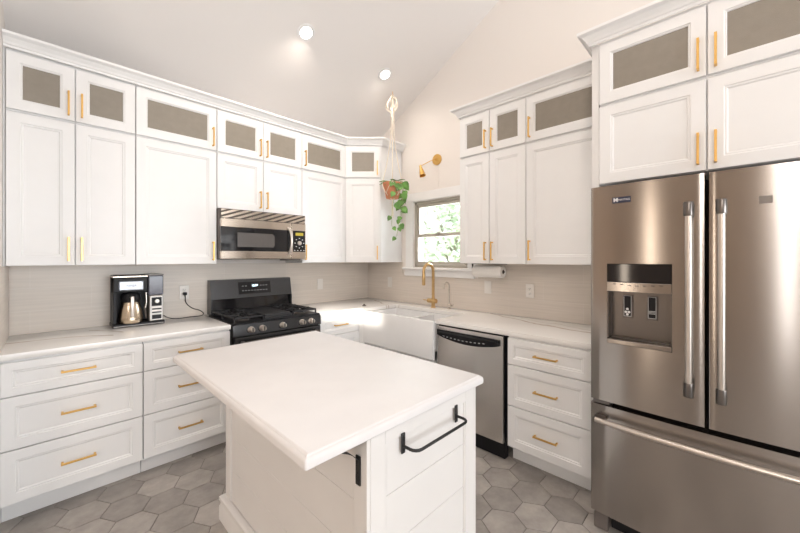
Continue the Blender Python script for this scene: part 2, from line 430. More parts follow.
top_lab = ['white top cabinet with two square glass panes at the left end of the stove wall',
           'white top cabinet with one wide glass pane left of the microwave, handle on the right',
           'white top cabinet with two glass panes high above the microwave',
           'white top cabinet with one glass pane beside the corner cabinet, handle on the left']
for k, (a, b, sp) in enumerate(UA):
    z0 = 1.83 if k == 2 else 1.372
    upper(low_lab[k], (a, FA), 0, b-a, z0, ZS, .32, sp, False, 'solid-door wall cabinets')
    upper(top_lab[k], (a, FA), 0, b-a, ZS, ZT, .32, sp, True, 'glass-door top cabinets')
MB().box(XL+.001, -.1755, FA-.004, YA-.002, 1.372, ZT).build('trim_3', WHITE, kind='structure')
# diagonal corner cabinets
def diag(z0, z1, glassy, label):
    t = thing('corner_cabinet', label, 'cabinet', (2.265, 3.05, z0), -PI/4, 'glass-door top cabinets' if glassy else 'solid-door wall cabinets')
    c = math.cos(PI/4)
    def loc(x, y):
        dx_, dy_ = x-2.265, y-3.05
        return (dx_*c-dy_*c, dx_*c+dy_*c)
    pts = [loc(*p) for p in ((2.2645, 3.368), (2.2645, 3.0505), (2.545, 2.77), (2.865, 2.77), (2.865, 3.368))]
    MB().prism(pts, .0005, z1-z0-.0005).build('cabinet_box', WHITE, t)
    L = .396; H = z1-z0
    d = door(.012, L-.012, .010 if glassy else .002, H-(.022 if glassy else .008), t, glassy=glassy)
    handle(d, L-.04, .110 if glassy else .105)
diag(1.372, ZS, False, 'white diagonal corner wall cabinet with a solid door, left of the window')
diag(ZS, ZT, True, 'white diagonal corner top cabinet with one glass pane, behind the plant hanger')
# wall B uppers
FB = XB-.33
def B(y): return (FB, y)
upper('white double-door wall cabinet just right of the window', B(1.731), -PI/2, .597, 1.372, ZS, .32, [(0, .287, 'R'), (.289, .597, 'L')], False, 'solid-door wall cabinets')
upper('white top cabinet with two glass panes right of the wall sconce', B(1.731), -PI/2, .597, ZS, ZT, .32, [(0, .287, 'R'), (.289, .597, 'L')], True, 'glass-door top cabinets')
upper('white single-door wall cabinet between the double-door cabinet and the refrigerator', B(1.132), -PI/2, .53, 1.372, ZS, .32, [(0, .53, 'L')], False, 'solid-door wall cabinets')
upper('white top cabinet with one wide glass pane beside the refrigerator enclosure', B(1.132), -PI/2, .53, ZS, ZT, .32, [(0, .53, 'L')], True, 'glass-door top cabinets')
# refrigerator enclosure
MB().box(2.225, XB-.002, .5625, .600, 0, ZT, .001).build('refrigerator_side_panel', WHITE)
tag(bpy.data.objects['refrigerator_side_panel'], 'tall white side panel left of the refrigerator', 'panel')
XF = 2.222
upper('deep white double-door cabinet directly above the refrigerator', (XF, .558), -PI/2, .925, 1.84, ZS, .63, [(0, .460, 'R'), (.463, .925, 'L')], False, 'solid-door wall cabinets')
upper('deep white top cabinet with two wide glass panes above the refrigerator cabinet', (XF, .558), -PI/2, .925, ZS, ZT, .63, [(0, .460, 'R'), (.463, .925, 'L')], True, 'glass-door top cabinets')
o = MB().box(2.225, XB-.002, -.410, -.372, 0, ZT, .001).build('refrigerator_side_panel', WHITE); tag(o, 'tall white side panel right of the refrigerator', 'panel')

# crown moulding
PROF = [(0, 2.647), (.006, 2.647), (.008, 2.660), (.014, 2.664), (.020, 2.676), (.036, 2.696), (.052, 2.704), (.056, 2.708), (.056, 2.722), (0, 2.722)]
def crown(path, label):
    """path runs so that outward is to the right of travel"""
    n = len(path); rings = []
    for i, p in enumerate(path):
        p = Vector(p); dirs = []
        if i > 0: dirs.append((p-Vector(path[i-1])).normalized())
        if i < n-1: dirs.append((Vector(path[i+1])-p).normalized())
        ns = [Vector((d.y, -d.x)) for d in dirs]
        nn = sum(ns, Vector((0, 0))).normalized(); k = 1/max(.3, nn.dot(ns[0]))
        rings.append([(p.x+nn.x*k*o_, p.y+nn.y*k*o_, z) for o_, z in PROF])
    b = MB(); b.rings(rings); return tag(b.build('crown_molding', TRIM), label, 'crown molding')
crown([(XL+.003, FA-.021), (2.273, FA-.021), (2.545, 2.757), (XB-.003, 2.757)], 'white crown molding along the stove wall cabinets and around the corner cabinet')
crown([(XB-.003, 1.740), (FB-.021, 1.740), (FB-.021, .603)], 'white crown molding over the top cabinets right of the window')
crown([(FB-.08, .603), (XF-.021, .603), (XF-.021, -.41)], 'white crown molding over the refrigerator cabinets')

# base cabinets
def base(label, origin, rz, wdt, rows, depth=.60, group='base cabinets with three drawers'):
    t = thing('base_cabinet', label, 'cabinet', (origin[0], origin[1], 0), rz, group)
    b = MB(); b.box(.0008, wdt-.0008, 0, depth, .115, .8785, .001); b.build('cabinet_box', WHITE, t)
    MB().box(.001, wdt-.001, .065, depth, 0.0005, .1145).build('toe_kick', WHITE, t)
    for (z0, z1) in rows:
        d = door(G, wdt-G, z0, z1, t, 'drawer_front', m_=.042 if z1-z0 < .2 else .052)
        handle(d, wdt/2, (z0+z1)/2, False)
    return t
ROWS = [(.689, .866), (.405, .683), (.118, .399)]
FBA = 2.752
base('white three-drawer base cabinet at the left end under the counter', (-.176, FBA), 0, .604, ROWS)
base('white three-drawer base cabinet between the leftmost drawers and the range', (.430, FBA), 0, .533, ROWS)
base('white three-drawer base cabinet between the range and the sink corner', (1.745, FBA), 0, .46, ROWS)
MB().box(XL+.001, -.177, FBA-.015, YA-.01, .115, .8785).box(XL+.001, -.177, FBA+.06, YA-.01, .0005, .1149).build('trim_4', WHITE, kind='structure')
FBB = 2.247
base('white three-drawer base cabinet between the dishwasher and the refrigerator', (FBB, 1.132), -PI/2, .531, ROWS, .61)
t = thing('sink_cabinet', 'white sink base cabinet below the apron sink', 'cabinet', (FBB, 2.66, 0), -PI/2)
MB().box(.001, .894, 0, .61, .115, .570, .001).build('cabinet_box', WHITE, t)
MB().box(.001, .894, .065, .61, .0005, .1145).build('toe_kick', WHITE, t)
for a, b, h in ((.001, .446, 'R'), (.449, .894, 'L')):
    d = door(a, b, .118, .565, t); handle(d, b-.03 if h == 'R' else a+.03, .46)
MB().box(2.2065, FBB+.02, 2.662, FBA+.0, .0005, .8785).build('corner_filler', WHITE)
tag(bpy.data.objects['corner_filler'], 'narrow white filler strip in the inside corner left of the sink', 'cabinet filler')

# countertops
CT0, CT1 = .8795, .914
o = MB().prism([(XL+.002, YA-.0095), (XL+.002, 2.732), (.967, 2.732), (.967, YA-.0095)], CT0, CT1, .003, 2).build('countertop', QUARTZ, smooth=True)
tag(o, 'white veined quartz countertop left of the range, under the coffee maker', 'countertop')
o = MB().prism([(1.742, YA-.0095), (1.742, 2.732), (2.227, 2.732), (2.227, 2.662), (2.655, 2.662), (2.655, 1.760), (2.227, 1.760), (2.227, .604), (XB-.0095, .604), (XB-.0095, YA-.0095)][::1], CT0, CT1, .003, 2).build('countertop', QUARTZ, smooth=True)
tag(o, 'white veined quartz countertop wrapping the corner around the sink to the refrigerator', 'countertop')

# apron sink
t = thing('apron_sink', 'white fireclay farmhouse sink with two bowls below the window', 'sink', (2.195, 1.765, .580))
b = MB()
b.box(0, .028, 0, .892, 0, .322, .006, 3)
b.box(.028, .475, 0, .022, .07, .298); b.box(.028, .475, .870, .892, .07, .298); b.box(.450, .475, .022, .870, .07, .298)
b.box(.028, .450, .022, .870, .07, .09)
b.box(.028, .450, .350, .376, .09, .290, .006, 2)
b.build('basin', CERAM, t, smooth=True)
for y in (.18, .62): MB().lathe([(0, .0905), (.04, .0905), (.042, .094), (.03, .093), (0, .092)], (.24, y, 0)).build('drain', NICKEL, t, True)

# faucets
t = thing('kitchen_faucet', 'tall brass pull-down faucet behind the sink', 'faucet', (2.745, 2.205, .9145))
b = MB(); b.lathe([(0, 0), (.027, 0), (.027, .006), (.019, .010), (.0185, .06), (.0185, .09), (.0155, .10), (.0135, .13), (0, .13)]); b.build('base', BRASS2, t, True)
arc = [(0, 0, .12), (0, 0, .37)]+[(-.075+.075*math.cos(a), .0, .37+.075*math.sin(a)) for a in [PI*k/10 for k in range(1, 11)]]+[(-.150, 0, .33)]
MB().tube(arc, .0150, 14).build('spout', BRASS2, t, True)
MB().lathe([(0, .235), (.013, .235), (.017, .245), (.0165, .33), (.0125, .342), (0, .342)], (-.150, 0, 0)).build('spray_head', BRASS2, t, True)
b = MB(); b.lathe([(0, -.040), (.021, -.040), (.023, -.036), (.023, .062), (.021, .068), (0, .068)], (0, 0, .068), 'Y'); b.tube([(0, .055, .065), (-.02, .075, .072), (-.06, .08, .080)], .0045, 8); b.build('lever', BRASS2, t, True)
t = thing('filter_faucet', 'small nickel filtered-water faucet right of the brass faucet', 'faucet', (2.78, 2.03, .9145))
MB().lathe([(0, 0), (.019, 0), (.019, .005), (.012, .010), (.012, .05), (.007, .06), (0, .06)]).build('base', NICKEL, t, True)
arc = [(0, 0, .05), (0, 0, .225)]+[(-.042+.042*math.cos(a), .0, .225+.042*math.sin(a)) for a in [PI*k/8 for k in range(1, 8)]]+[(-.092, 0, .205)]
MB().tube(arc, .0065, 10).build('spout', NICKEL, t, True)
b = MB(); b.tube([(0, 0, .035), (0, -.035, .035)], .009, 10); b.tube([(0, -.03, .035), (-.01, -.055, .045), (-.012, -.06, .05)], .004, 8); b.build('lever', NICKEL, t, True)
t = thing('drain_stopper', 'small grey metal disc on the counter beside the sink', 'sink accessory', (2.33, 2.80, .9145))
MB().lathe([(0, 0), (.022, 0), (.022, .006), (.010, .010), (.010, .020), (0, .022)]).build('disc', STEELD, t, True)

# ------------------------------------------------------------------ dishwasher
t = thing('dishwasher', 'stainless steel dishwasher with black curved control strip, right of the sink', 'dishwasher', (2.247, 1.757, 0), -PI/2)
MB().box(.012, .600, .0, .60, .105, .872).build('tub', BLACK, t)
m = MB(); m.box(.016, .597, -.028, -.001, .118, .868, .004, 2); m.build('door', STEELDW, t)
def strip(x): return .742+.0*x
pts_t = [(.022, .838), (.560, .838)]
b = MB(); N = 16; fr = []; bk = []
top = [(.020+.555*k/N, .842) for k in range(N+1)]
bot = [(.020+.555*k/N, .800-.040*math.sin(PI*k/N)**.8 if 0 < k < N else .800) for k in range(N+1)][::-1]
out = top+bot
b.rings([[(x, -.0275, z) for x, z in out], [(x, -.036, z) for x, z in out]]); cs = b.build('control_strip', BLACK, t)
for k in range(11): MB().box(.08+k*.036, .095+k*.036, -.0366, -.036, .794-.01*math.sin(PI*k/10), .798-.01*math.sin(PI*k/10)).build('button', LETTER, cs)
MB().box(.03, .565, -.0375, -.0362, .818, .834, .0005).build('grip_slot', BGLASS, cs)
m = MB(); m.box(.012, .600, -.004, .05, .004, .104, .004); m.build('toe_kick', BLACK, t)

# ------------------------------------------------------------------ refrigerator
t = thing('refrigerator', 'large stainless steel french-door refrigerator with bottom freezer drawer', 'refrigerator', (0, 0, 0))
FY0, FY1, YS = -.368, .541, .086
XD = 1.985
def bow(y): return XD-.018*(1-((y-YS)/.46)**2)
MB().box(2.062, XB-.012, FY0+.004, FY1-.004, .055, 1.772, .004).build('body', GREYM, t)
def bowpanel(y0, y1, z0, z1, hole=None, back=2.052):
    b = MB(); ys = [y0+(y1-y0)*k/10 for k in range(11)]; zs = [z0, z1]
    if hole:
        ys = sorted(set([y for y in ys if abs(y-hole[0]) > .015 and abs(y-hole[1]) > .015]+[hole[0], hole[1]])); zs = [z0, hole[2], hole[3], z1]
    bev = .006
    def px(y):
        e = min(y-y0, y1-y); return bow(y)+(bev if e < 1e-6 else 0)
    ys2 = [y0]+[y0+bev*.4, y0+bev]+[y for y in ys if y0+bev < y < y1-bev]+[y1-bev, y1-bev*.4, y1]
    def px(y):
        e = min(y-y0, y1-y); return bow(y)+(0 if e >= bev else bev*(1-math.sqrt(max(0, 1-(1-e/bev)**2))))
    V = {(i, j): b.bm.verts.new((px(y), y, z)) for i, y in enumerate(ys2) for j, z in enumerate(zs)}
    for i in range(len(ys2)-1):
        for j in range(len(zs)-1):
            if hole and hole[0]-1e-6 <= ys2[i] and ys2[i+1] <= hole[1]+1e-6 and zs[j] == hole[2]: continue
            b.bm.faces.new((V[i, j], V[i, j+1], V[i+1, j+1], V[i+1, j]))
    K = len(ys2)-1; J = len(zs)-1
    bk = {(i, j): b.bm.verts.new((back, ys2[i], zs[j])) for i in (0, K) for j in range(J+1)}
    for i in (0, K):
        for j in range(J): b.bm.faces.new((V[i, j], V[i, j+1], bk[i, j+1], bk[i, j]))
    b.bm.faces.new([V[i, 0] for i in range(K+1)]+[bk[K, 0], bk[0, 0]])
    b.bm.faces.new([V[i, J] for i in range(K+1)]+[bk[K, J], bk[0, J]])
    b.bm.faces.new([bk[0, j] for j in range(J+1)]+[bk[K, j] for j in range(J, -1, -1)])
    bmesh.ops.recalc_face_normals(b.bm, faces=b.bm.faces)
    return b
H_ = (.203, .464, .992, 1.392)
dl = bowpanel(YS+.005, FY1, .692, 1.785, H_).build('left_door', STEEL, t, True)
dr = bowpanel(FY0, YS-.005, .692, 1.785).build('right_door', STEEL, t, True)
dz = bowpanel(FY0, FY1, .112, .668).build('freezer_drawer', STEEL, t, True)
MB().box(2.054, 2.061, FY0+.01, FY1-.01, .10, 1.77).build('door_gasket', BLACK, t)
# dispenser
dp = MB()
y0, y1 = H_[0], H_[1]
dp.box(2.040, 2.050, y0, y1, .992, 1.30); dp.box(1.975, 2.040, y0, y0+.006, 1.02, 1.30); dp.box(1.975, 2.040, y1-.006, y1, 1.02, 1.30)
dsp = dp.build('dispenser_recess', STEELD, dl)
o = MB().box(1.969, 2.045, y0+.001, y1-.001, 1.302, 1.391, .002).build('dispenser_display', BGLASS, dl)
o = MB().box(1.966, 2.045, y0+.001, y1-.001, 1.254, 1.301, .002).build('dispenser_button_bar', STEEL, dl)
b = MB()
for k in range(7): b.box(1.9652, 1.966, .235+k*.031, .250+k*.031, 1.290+.002*abs(k-3)-.006, 1.293+.002*abs(k-3)-.006)
b.build('button_marks', LETTERD, o)
b = MB(); b.box(1.966, 2.044, y0+.001, y1-.001, .993, 1.016, .003); b.build('drip_tray', STEEL, dl)
b = MB(); b.box(2.0, 2.035, y0+.012, y1-.012, 1.017, 1.022, .002); b.build('drip_grille', STEELD, dl)
for yy in (.385, .285):
    p = MB().box(2.028, 2.0395, yy-.021, yy+.021, 1.12, 1.235, .003).build('dispenser_paddle', GREYM, dl)
    MB().box(2.0265, 2.028, yy-.016, yy+.016, 1.13, 1.23).build('paddle_face', BLACK, p)
    b = MB()
    for a_, c_ in ((-.016, -.0145), (.0145, .016)): b.box(2.0258, 2.0265, yy+a_, yy+c_, 1.13, 1.23)
    b.box(2.0258, 2.0265, yy-.016, yy+.016, 1.1285, 1.13); b.box(2.0258, 2.0265, yy-.016, yy+.016, 1.23, 1.2315)
    if yy > .3:
        for cy_, cz_ in ((.386, 1.165), (.379, 1.15), (.392, 1.15), (.386, 1.138)): b.lathe([(.0045, 2.0258), (.0062, 2.0258), (.0062, 2.0265), (.0045, 2.0265)], (0, cy_, cz_), 'X', 12)
    else:
        for q in range(3): b.box(2.0258, 2.0265, yy-.013, yy+.013, 1.150+q*.006, 1.152+q*.006)
    b.build('paddle_marks', LETTER, p)
# badge
bx = bow(.40)-.001
bd = MB().box(bx-.002, bx+.004, .362, .440, 1.692, 1.722, .0008).build('badge', NAVY, dl)
glyphs('M', .026, (bx-.0026, .425, 1.707), (PI/2, 0, -PI/2), LETTER, bd, 'badge_emblem', .0004, .001)
glyphs('MAYTAG', .0125, (bx-.0026, .390, 1.707), (PI/2, 0, -PI/2), LETTER, bd, 'badge_lettering', .0004)
b2x = bow(-.075)
bd2 = MB().box(b2x-.001, b2x+.004, -.105, -.068, 1.635, 1.665, .0005).build('square_emblem', STEELD, dr)
# handles
def vhandle(y, par):
    x = bow(y); xo = x-.052
    h = MB().tube([(xo, y, .835), (xo, y, 1.650)], .0125, 18).build('handle', STEELH, par, True)
    for a_, c_, zz in ((.825, .885, .850), (1.600, 1.660, 1.630)):
        b = MB(); b.lathe([(0, a_), (.0165, a_), (.0175, a_+.004), (.0175, c_-.004), (.0165, c_), (0, c_)], (xo, y, 0), 'Z', 20)
        b.tube([(xo, y, zz), (x+.004, y, zz)], .010, 12)
        b.build('handle_bracket', STEELD, h, True)
vhandle(.143, dl); vhandle(.040, dr)
hp = [(bow(y)-.050-.012*(1-((y-YS)/.42)**2), y, .605) for y in [YS-.42+.84*k/16 for k in range(17)]]
h = MB().tube(hp, .0125, 16).build('handle', STEELH, dz, True)
for s_ in (0, -1):
    b = MB(); p = hp[s_]; b.box(p[0]+.006, bow(p[1])+.004, p[1]-.012 if s_ == 0 else p[1]-.035, p[1]+.035 if s_ == 0 else p[1]+.012, .594, .616, .003)
    b.build('handle_bracket', STEELD, h, True)
b = MB(); b.box(2.02, 2.10, .47, .535, .0005, .085, .006); b.build('foot', GREYM, t); b = MB(); b.box(2.02, 2.10, -.362, -.30, .0005, .085, .006); b.build('foot', GREYM, t)
MB().box(2.045, 2.065, -.29, .46, .02, .105, .003).build('toe_grille', BLACK, t)
b = MB(); b.box(1.99, 2.05, FY1-.085, FY1-.01, .670, .690, .002); b.build('hinge', STEELD, t)

# ------------------------------------------------------------------ microwave
t = thing('microwave', 'stainless over-the-range microwave with slanted bands across its vent', 'microwave', (.967, 2.960, 1.408))
wm = .764
MB().box(0, wm, .022, .405, 0, .418, .002).build('casing', GREYM, t)
MB().box(.004, wm-.004, .002, .021, .336, .416).build('vent_backing', mat('brown_louvre', (.09, .075, .06), .4, .3, noise=.05), t)
b = MB()
n = 8
def clipq(poly, lo, hi):
    for sgn, lim in ((1, lo), (-1, hi)):
        out = []
        for i in range(len(poly)):
            a, c = poly[i], poly[(i+1) % len(poly)]; ia, ic = sgn*(a[0]-lim) >= 0, sgn*(c[0]-lim) >= 0
            if ia: out.append(a)
            if ia != ic:
                f = (lim-a[0])/(c[0]-a[0]); out.append((lim, a[1]+f*(c[1]-a[1])))
        poly = out
        if not poly: return []
    return poly
for k in range(n+3):
    x = -.20+k*.098
    q = clipq([(x, .340), (x+.055, .340), (x+.055+.20, .412), (x+.20, .412)], .006, wm-.006)
    if len(q) < 3: continue
    b.rings([[(a_, -.002, z_) for a_, z_ in q], [(a_, .003, z_) for a_, z_ in q]])
b.build('vent_bands', STEELMW, t)  # pale slanted bands laid over the brown backing
b = MB(); b.box(.002, .612, -.008, .022, .266, .334, .004); b.box(.002, .612, -.008, .022, .004, .070, .004)
dm = b.build('door', STEELMW, t)
o = MB().box(.002, .612, -.007, .022, .070, .266).build('door_glass', BGLASS, dm)
b = MB(); b.rings([[(x_, -.0072, z_) for x_, z_ in ((.13, .105), (.44, .105), (.45, .125), (.45, .205), (.43, .225), (.13, .225))], [(x_, -.0085, z_) for x_, z_ in ((.13, .105), (.44, .105), (.45, .125), (.45, .205), (.43, .225), (.13, .225))]])
b.build('door_window', mat('microwave_mesh', (.10, .09, .085), .25, noise=.1, nscale=200), dm)
glyphs('MAXI', .012, (.07, -.0075, .085), (PI/2, 0, 0), LETTER, dm, 'lettering') if False else None
hb = bez((.575, -.008, .05), (.605, -.055, .06), (.605, -.055, .28), (.575, -.008, .29), 14)
MB().tube(hb, .011, 12).build('handle', STEELH, dm, True)
b = MB(); b.box(.616, wm-.002, -.006, .022, .004, .334, .003); cp = b.build('control_panel', STEELMW, t)
o = MB().box(.630, wm-.008, -.008, -.005, .070, .268, .001).build('keypad', BGLASS, cp)
MB().box(.655, .735, -.009, -.008, .222, .250).build('display', AMBER, cp)
MB().lathe([(0, -.022), (.016, -.022), (.019, -.019), (.020, -.008), (0, -.008)], (.695, 0, .152), 'Y', 20).build('dial', STEELH, cp, True)
b = MB()
for k in range(8):
    a = 2*PI*k/8; x_, z_ = .695+.045*math.cos(a), .152+.045*math.sin(a); b.box(x_-.006, x_+.006, -.0088, -.008, z_-.003, z_+.003)
for k in range(4): b.box(.640+k*.032, .652+k*.032, -.0088, -.008, .080, .086)
b.build('key_marks', LETTER, cp)
b = MB(); b.box(.60, .74, .05, .20, -.012, -.0005, .002); b.build('underside_lamp', GREYM, t)

# ------------------------------------------------------------------ gas range
RX0, RX1 = .974, 1.736; rw = RX1-RX0
t = thing('gas_range', 'black stainless gas range with cast iron grates and five knobs', 'range', (RX0, 2.70, 0))
MB().box(0, rw, .045, .66, .02, .900, .003).build('body', SLATE, t)
MB().box(.002, rw-.002, .015, .565, .9005, .918, .004).build('cooktop', BLACK, t)
b = MB(); b.rings([[(x_, -.002, .822), (x_, .010, .905), (x_, .044, .905), (x_, .044, .822)] for x_ in (0, rw)]); b.build('control_panel', SLATE, t)
MB().box(.01, rw-.01, -.012, .044, .26, .812, .006).build('oven_door', SLATE, t)
MB().box(.09, rw-.09, -.0135, -.0115, .36, .70).build('oven_window', BGLASS, t)
b = MB(); b.tube([(.05, -.055, .775), (rw-.05, -.055, .775)], .012, 14)
for x_ in (.06, rw-.06): b.box(x_-.012, x_+.012, -.055, -.011, .765, .785, .002)
b.build('oven_handle', STEELD, t, True)
MB().box(.01, rw-.01, -.010, .044, .05, .25, .005).build('storage_drawer', SLATE, t)
for x_ in (.04, rw-.04): MB().lathe([(0, 0.0005), (.015, 0.0005), (.015, .03), (0, .03)], (x_, .1, 0)).build('foot', BLACK, t)
for kx in (1.104, 1.195, 1.366, 1.545, 1.634):
    x_ = kx-RX0
    k = MB().lathe([(0, -.040), (.017, -.040), (.020, -.036), (.021, -.012), (.025, -.008), (.025, .004), (0, .004)], (x_, 0, .862), 'Y', 24).build('knob', STEELH, t, True)
    MB().box(x_-.004, x_+.004, -.046, -.039, .842, .882, .001).build('knob_grip', STEELD, k)
# backguard
b = MB(); b.rings([[(x_, .575, .900), (x_, .600, 1.05), (x_, .665, 1.05), (x_, .665, .900)] for x_ in (.0285, rw+.0035)]); b.build('backguard_glass', BGLASS, t)
b = MB(); b.rings([[(x_, .568, 1.052), (x_, .600, 1.219), (x_, .612, 1.222), (x_, .668, 1.222), (x_, .668, 1.052)] for x_ in (.018, rw+.016)]); bgd = b.build('backguard', SLATE, t)
for x0_, x1_ in ((.016, .028), (rw+.004, rw+.0165)):
    MB().box(x0_, x1_, .562, .668, .918, 1.0515, .002).build('backguard_bracket', SLATE, t)
sl = (.600-.568)/(1.219-1.052); yf = lambda z: .568+(z-1.052)*sl
b = MB(); x0_, x1_ = .255, .560; b.rings([[(x_, yf(1.085)-.0015, 1.085), (x_, yf(1.195)-.0015, 1.195), (x_, yf(1.195)+.002, 1.195), (x_, yf(1.085)+.002, 1.085)] for x_ in (x0_, x1_)])
dpn = b.build('display_panel', BGLASS, bgd)
tilt = math.atan(sl)
glyphs('12:08', .028, (.407, yf(1.158)-.0025, 1.158), (PI/2-tilt, 0, 0), BLUEW, dpn, 'clock', .0004, .0008)
b = MB()
for k in range(9):
    z_ = 1.112; b.box(.287+k*.028, .300+k*.028, yf(z_)-.0024, yf(z_)-.0014, z_, z_+.006)
for k in (0, 1, 6, 7, 8):
    z_ = 1.155; b.box(.287+k*.028, .303+k*.028, yf(z_)-.0024, yf(z_)-.0014, z_, z_+.005)
b.build('key_marks', mat('dim_lettering', (.35, .35, .36), .5, noise=.02), dpn)
# grates
def grate(x0, x1):
    b = MB(); y0, y1, z0, z1 = .045, .545, .946, .960; w_ = .010
    for xx in (x0, x1-w_): b.box(xx, xx+w_, y0, y1, z0, z1, .002)
    for yy in (y0, (y0+y1)/2-w_/2, y1-w_): b.box(x0, x1, yy, yy+w_, z0, z1, .002)
    for cy_ in (y0+.125, y1-.125):
        for dx_ in (-.06, -.03, .03, .06):
            xx = (x0+x1)/2+dx_
            b.box(xx-w_/2, xx+w_/2, cy_-.115, cy_-.03, z0, z1+.004, .002); b.box(xx-w_/2, xx+w_/2, cy_+.03, cy_+.115, z0, z1+.004, .002)
        b.box(x0, (x0+x1)/2-.03, cy_-w_/2, cy_+w_/2, z0, z1+.004, .002); b.box((x0+x1)/2+.03, x1, cy_-w_/2, cy_+w_/2, z0, z1+.004, .002)
    for xx in (x0, x1-w_):
        for yy in (y0, y1-w_, (y0+y1)/2): b.box(xx, xx+w_, yy, yy+w_, .9185, z0)
    b.build('grate', CAST, t)
grate(.02, .255); grate(.507, .742)
b = MB(); b.box(.265, .497, .045, .545, .9185, .930); b.box(.268, .494, .060, .530, .940, .958, .006, 3); b.box(.262, .500, .045, .545, .930, .944, .003); b.build('griddle', CAST, t)
for (x_, y_, r_) in ((.137, .17, .045), (.137, .42, .035), (.625, .17, .05), (.625, .42, .032)):
    k = MB().lathe([(0, .9185), (r_+.012, .9185), (r_+.008, .926), (r_*.9, .928), (0, .928)], (x_, y_, 0)).build('burner', STEELD, t, True)
    MB().lathe([(0, .928), (r_, .928), (r_, .936), (r_-.005, .940), (0, .940)], (x_, y_, 0)).build('burner_cap', CAST, k, True)

# ------------------------------------------------------------------ coffee maker
CX, CYY = .322, 3.170
t = thing('coffee_maker', 'black and stainless drip coffee maker with thermal carafe on left counter', 'coffee maker', (CX, CYY, .9145))
W_ = .312
MB().box(0, W_, 0, .19, 0, .026, .005).build('base', BLACK, t)
MB().box(.004, W_-.004, -.0015, .0, .006, .012).build('base_stripe', STEELD, t)
MB().box(.004, W_-.010, .13, .19, .026, .378, .004).build('back_column', BLACK, t)
MB().box(.004, .026, .03, .13, .026, .378, .003).build('side_pillar', BLACK, t)
hd = MB().box(.004, .206, .012, .13, .252, .362, .006).build('brew_head', BLACK, t)
MB().box(.000, .208, .005, .190, .3625, .374, .003).build('top_lid', STEELMW, t)
o = MB().box(.034, .180, .006, .012, .268, .336, .006).build('brew_head_plate', mat('silver_plate', (.40, .42, .46), .3, .6, noise=.05), hd)
glyphs('NINJA', .022, (.107, .0052, .302), (PI/2, 0, 0), GREYM, hd, 'lettering', .0004)
MB().box(.210, .305, .010, .130, .222, .372, .006).build('water_reservoir', SMOKE, t)
MB().box(.208, .307, .008, .190, .3725, .382, .003).build('reservoir_lid', STEELD, t)
pn = MB().box(.214, .304, .004, .130, .0265, .220, .006).build('control_panel', mat('satin_silver', (.42, .40, .38), .35, .7, noise=.04), t)
MB().box(.228, .292, .0025, .004, .140, .205, .001).build('dial_plate', BLACK, pn)
MB().lathe([(0, -.006), (.013, -.006), (.015, -.003), (.015, .0024), (0, .0024)], (.262, 0, .176), 'Y', 20).build('dial', STEELH, pn, True)
for q in range(4): MB().box(.230, .290, .001, .004, .086+q*.013, .095+q*.013, .001).build('button', PLATE if q % 2 else BLACK, pn)
MB().box(.230, .290, .0025, .004, .040, .072, .001).build('button_panel', BLACK, pn)
# frother arm
MB().tube([(.196, .02, .245), (.198, .015, .17), (.190, .015, .13)], .006, 10).build('frother_arm', NICKEL, t, True)
MB().tube([(.190, .04, .13), (.20, .04, .05)], .005, 10).build('frother_stand', GREYM, t, True)
c_ = MB().lathe([(0, .0265), (.070, .0265), (.074, .032), (.073, .06), (.066, .12), (.055, .168), (.050, .180), (0, .180)], (.110, .055, 0), 'Z', 32).build('carafe', mat('carafe_steel', (.70, .58, .44), .25, 1, noise=.03), t, True)
MB().lathe([(0, .1805), (.054, .1805), (.058, .19), (.055, .230), (.045, .244), (0, .244)], (.110, .055, 0), 'Z', 32).build('carafe_lid', BLACK, c_, True)
MB().box(.066, .070, .03, .10, .03, .17, .001) if False else None
b = MB(); b.box(.096, .118, -.040, -.026, .070, .226, .004); b.box(.096, .118, -.038, .010, .212, .226, .003); b.box(.096, .118, -.030, -.006, .070, .084, .003)
b.build('carafe_handle', STEELH, c_, True)
b = MB()
pth = smoothpath([(.312, .16, .06), (.36, .14, .02), (.43, .13, .005), (.52, .15, .005), (.60, .15, .005), (.628, .155, .020), (.60, .165, .05), (.545, .178, .075), (.502, .180, .12), (.492, .172, .175), (.490, .168, .198)])
b.tube(pth, .0032, 8); b.build('power_cord', BLACK, t, True)
MB().box(.477, .505, .164, .1868, .190, .215, .004).build('plug', BLACK, t)

# ------------------------------------------------------------------ outlets and switches
def outlet(name, label, loc, rz, kind):
    o = thing(name, label, 'outlet' if kind == 'outlet' else 'switch', loc, rz, 'white wall plates on the backsplash')
    p = MB().box(-.036, .036, -.006, 0, -.059, .059, .003).build('cover_plate', PLATE, o)
    if kind == 'outlet':
        for s in (1, -1):
            r = MB().lathe([(0, -.0075), (.014, -.0075), (.016, -.006), (0, -.0059)], (0, 0, s*.020), 'Y', 20).build('socket', PLATE, p, True)
            b = MB()
            for xx in (-.006, .005): b.box(xx, xx+.0018, -.0079, -.0075, s*.020-.003, s*.020+.007)
            b.lathe([(0, -.0079), (.002, -.0079), (.002, -.0075), (0, -.0075)], (0, 0, s*.020-.008), 'Y', 8)
            b.build('slots', DARK, r)
    else:
        MB().box(-.016, .016, -.0085, -.006, -.033, .033, .001).build('rocker', PLATE, p)
    return o
outlet('wall_outlet', 'white outlet behind the coffee maker cord', (.812, YA-.0092, 1.128), 0, 'outlet')
outlet('wall_switch', 'white switch plate on the backsplash right of the range', (2.155, YA-.0092, 1.125), 0, 'switch')
outlet('wall_switch', 'white plate on the backsplash left of the brass faucet', (XB-.0092, 2.963, 1.132), -PI/2, 'switch')
outlet('wall_switch', 'white rocker switch plate under the paper towel roll', (XB-.0092, 1.649, 1.148), -PI/2, 'switch')
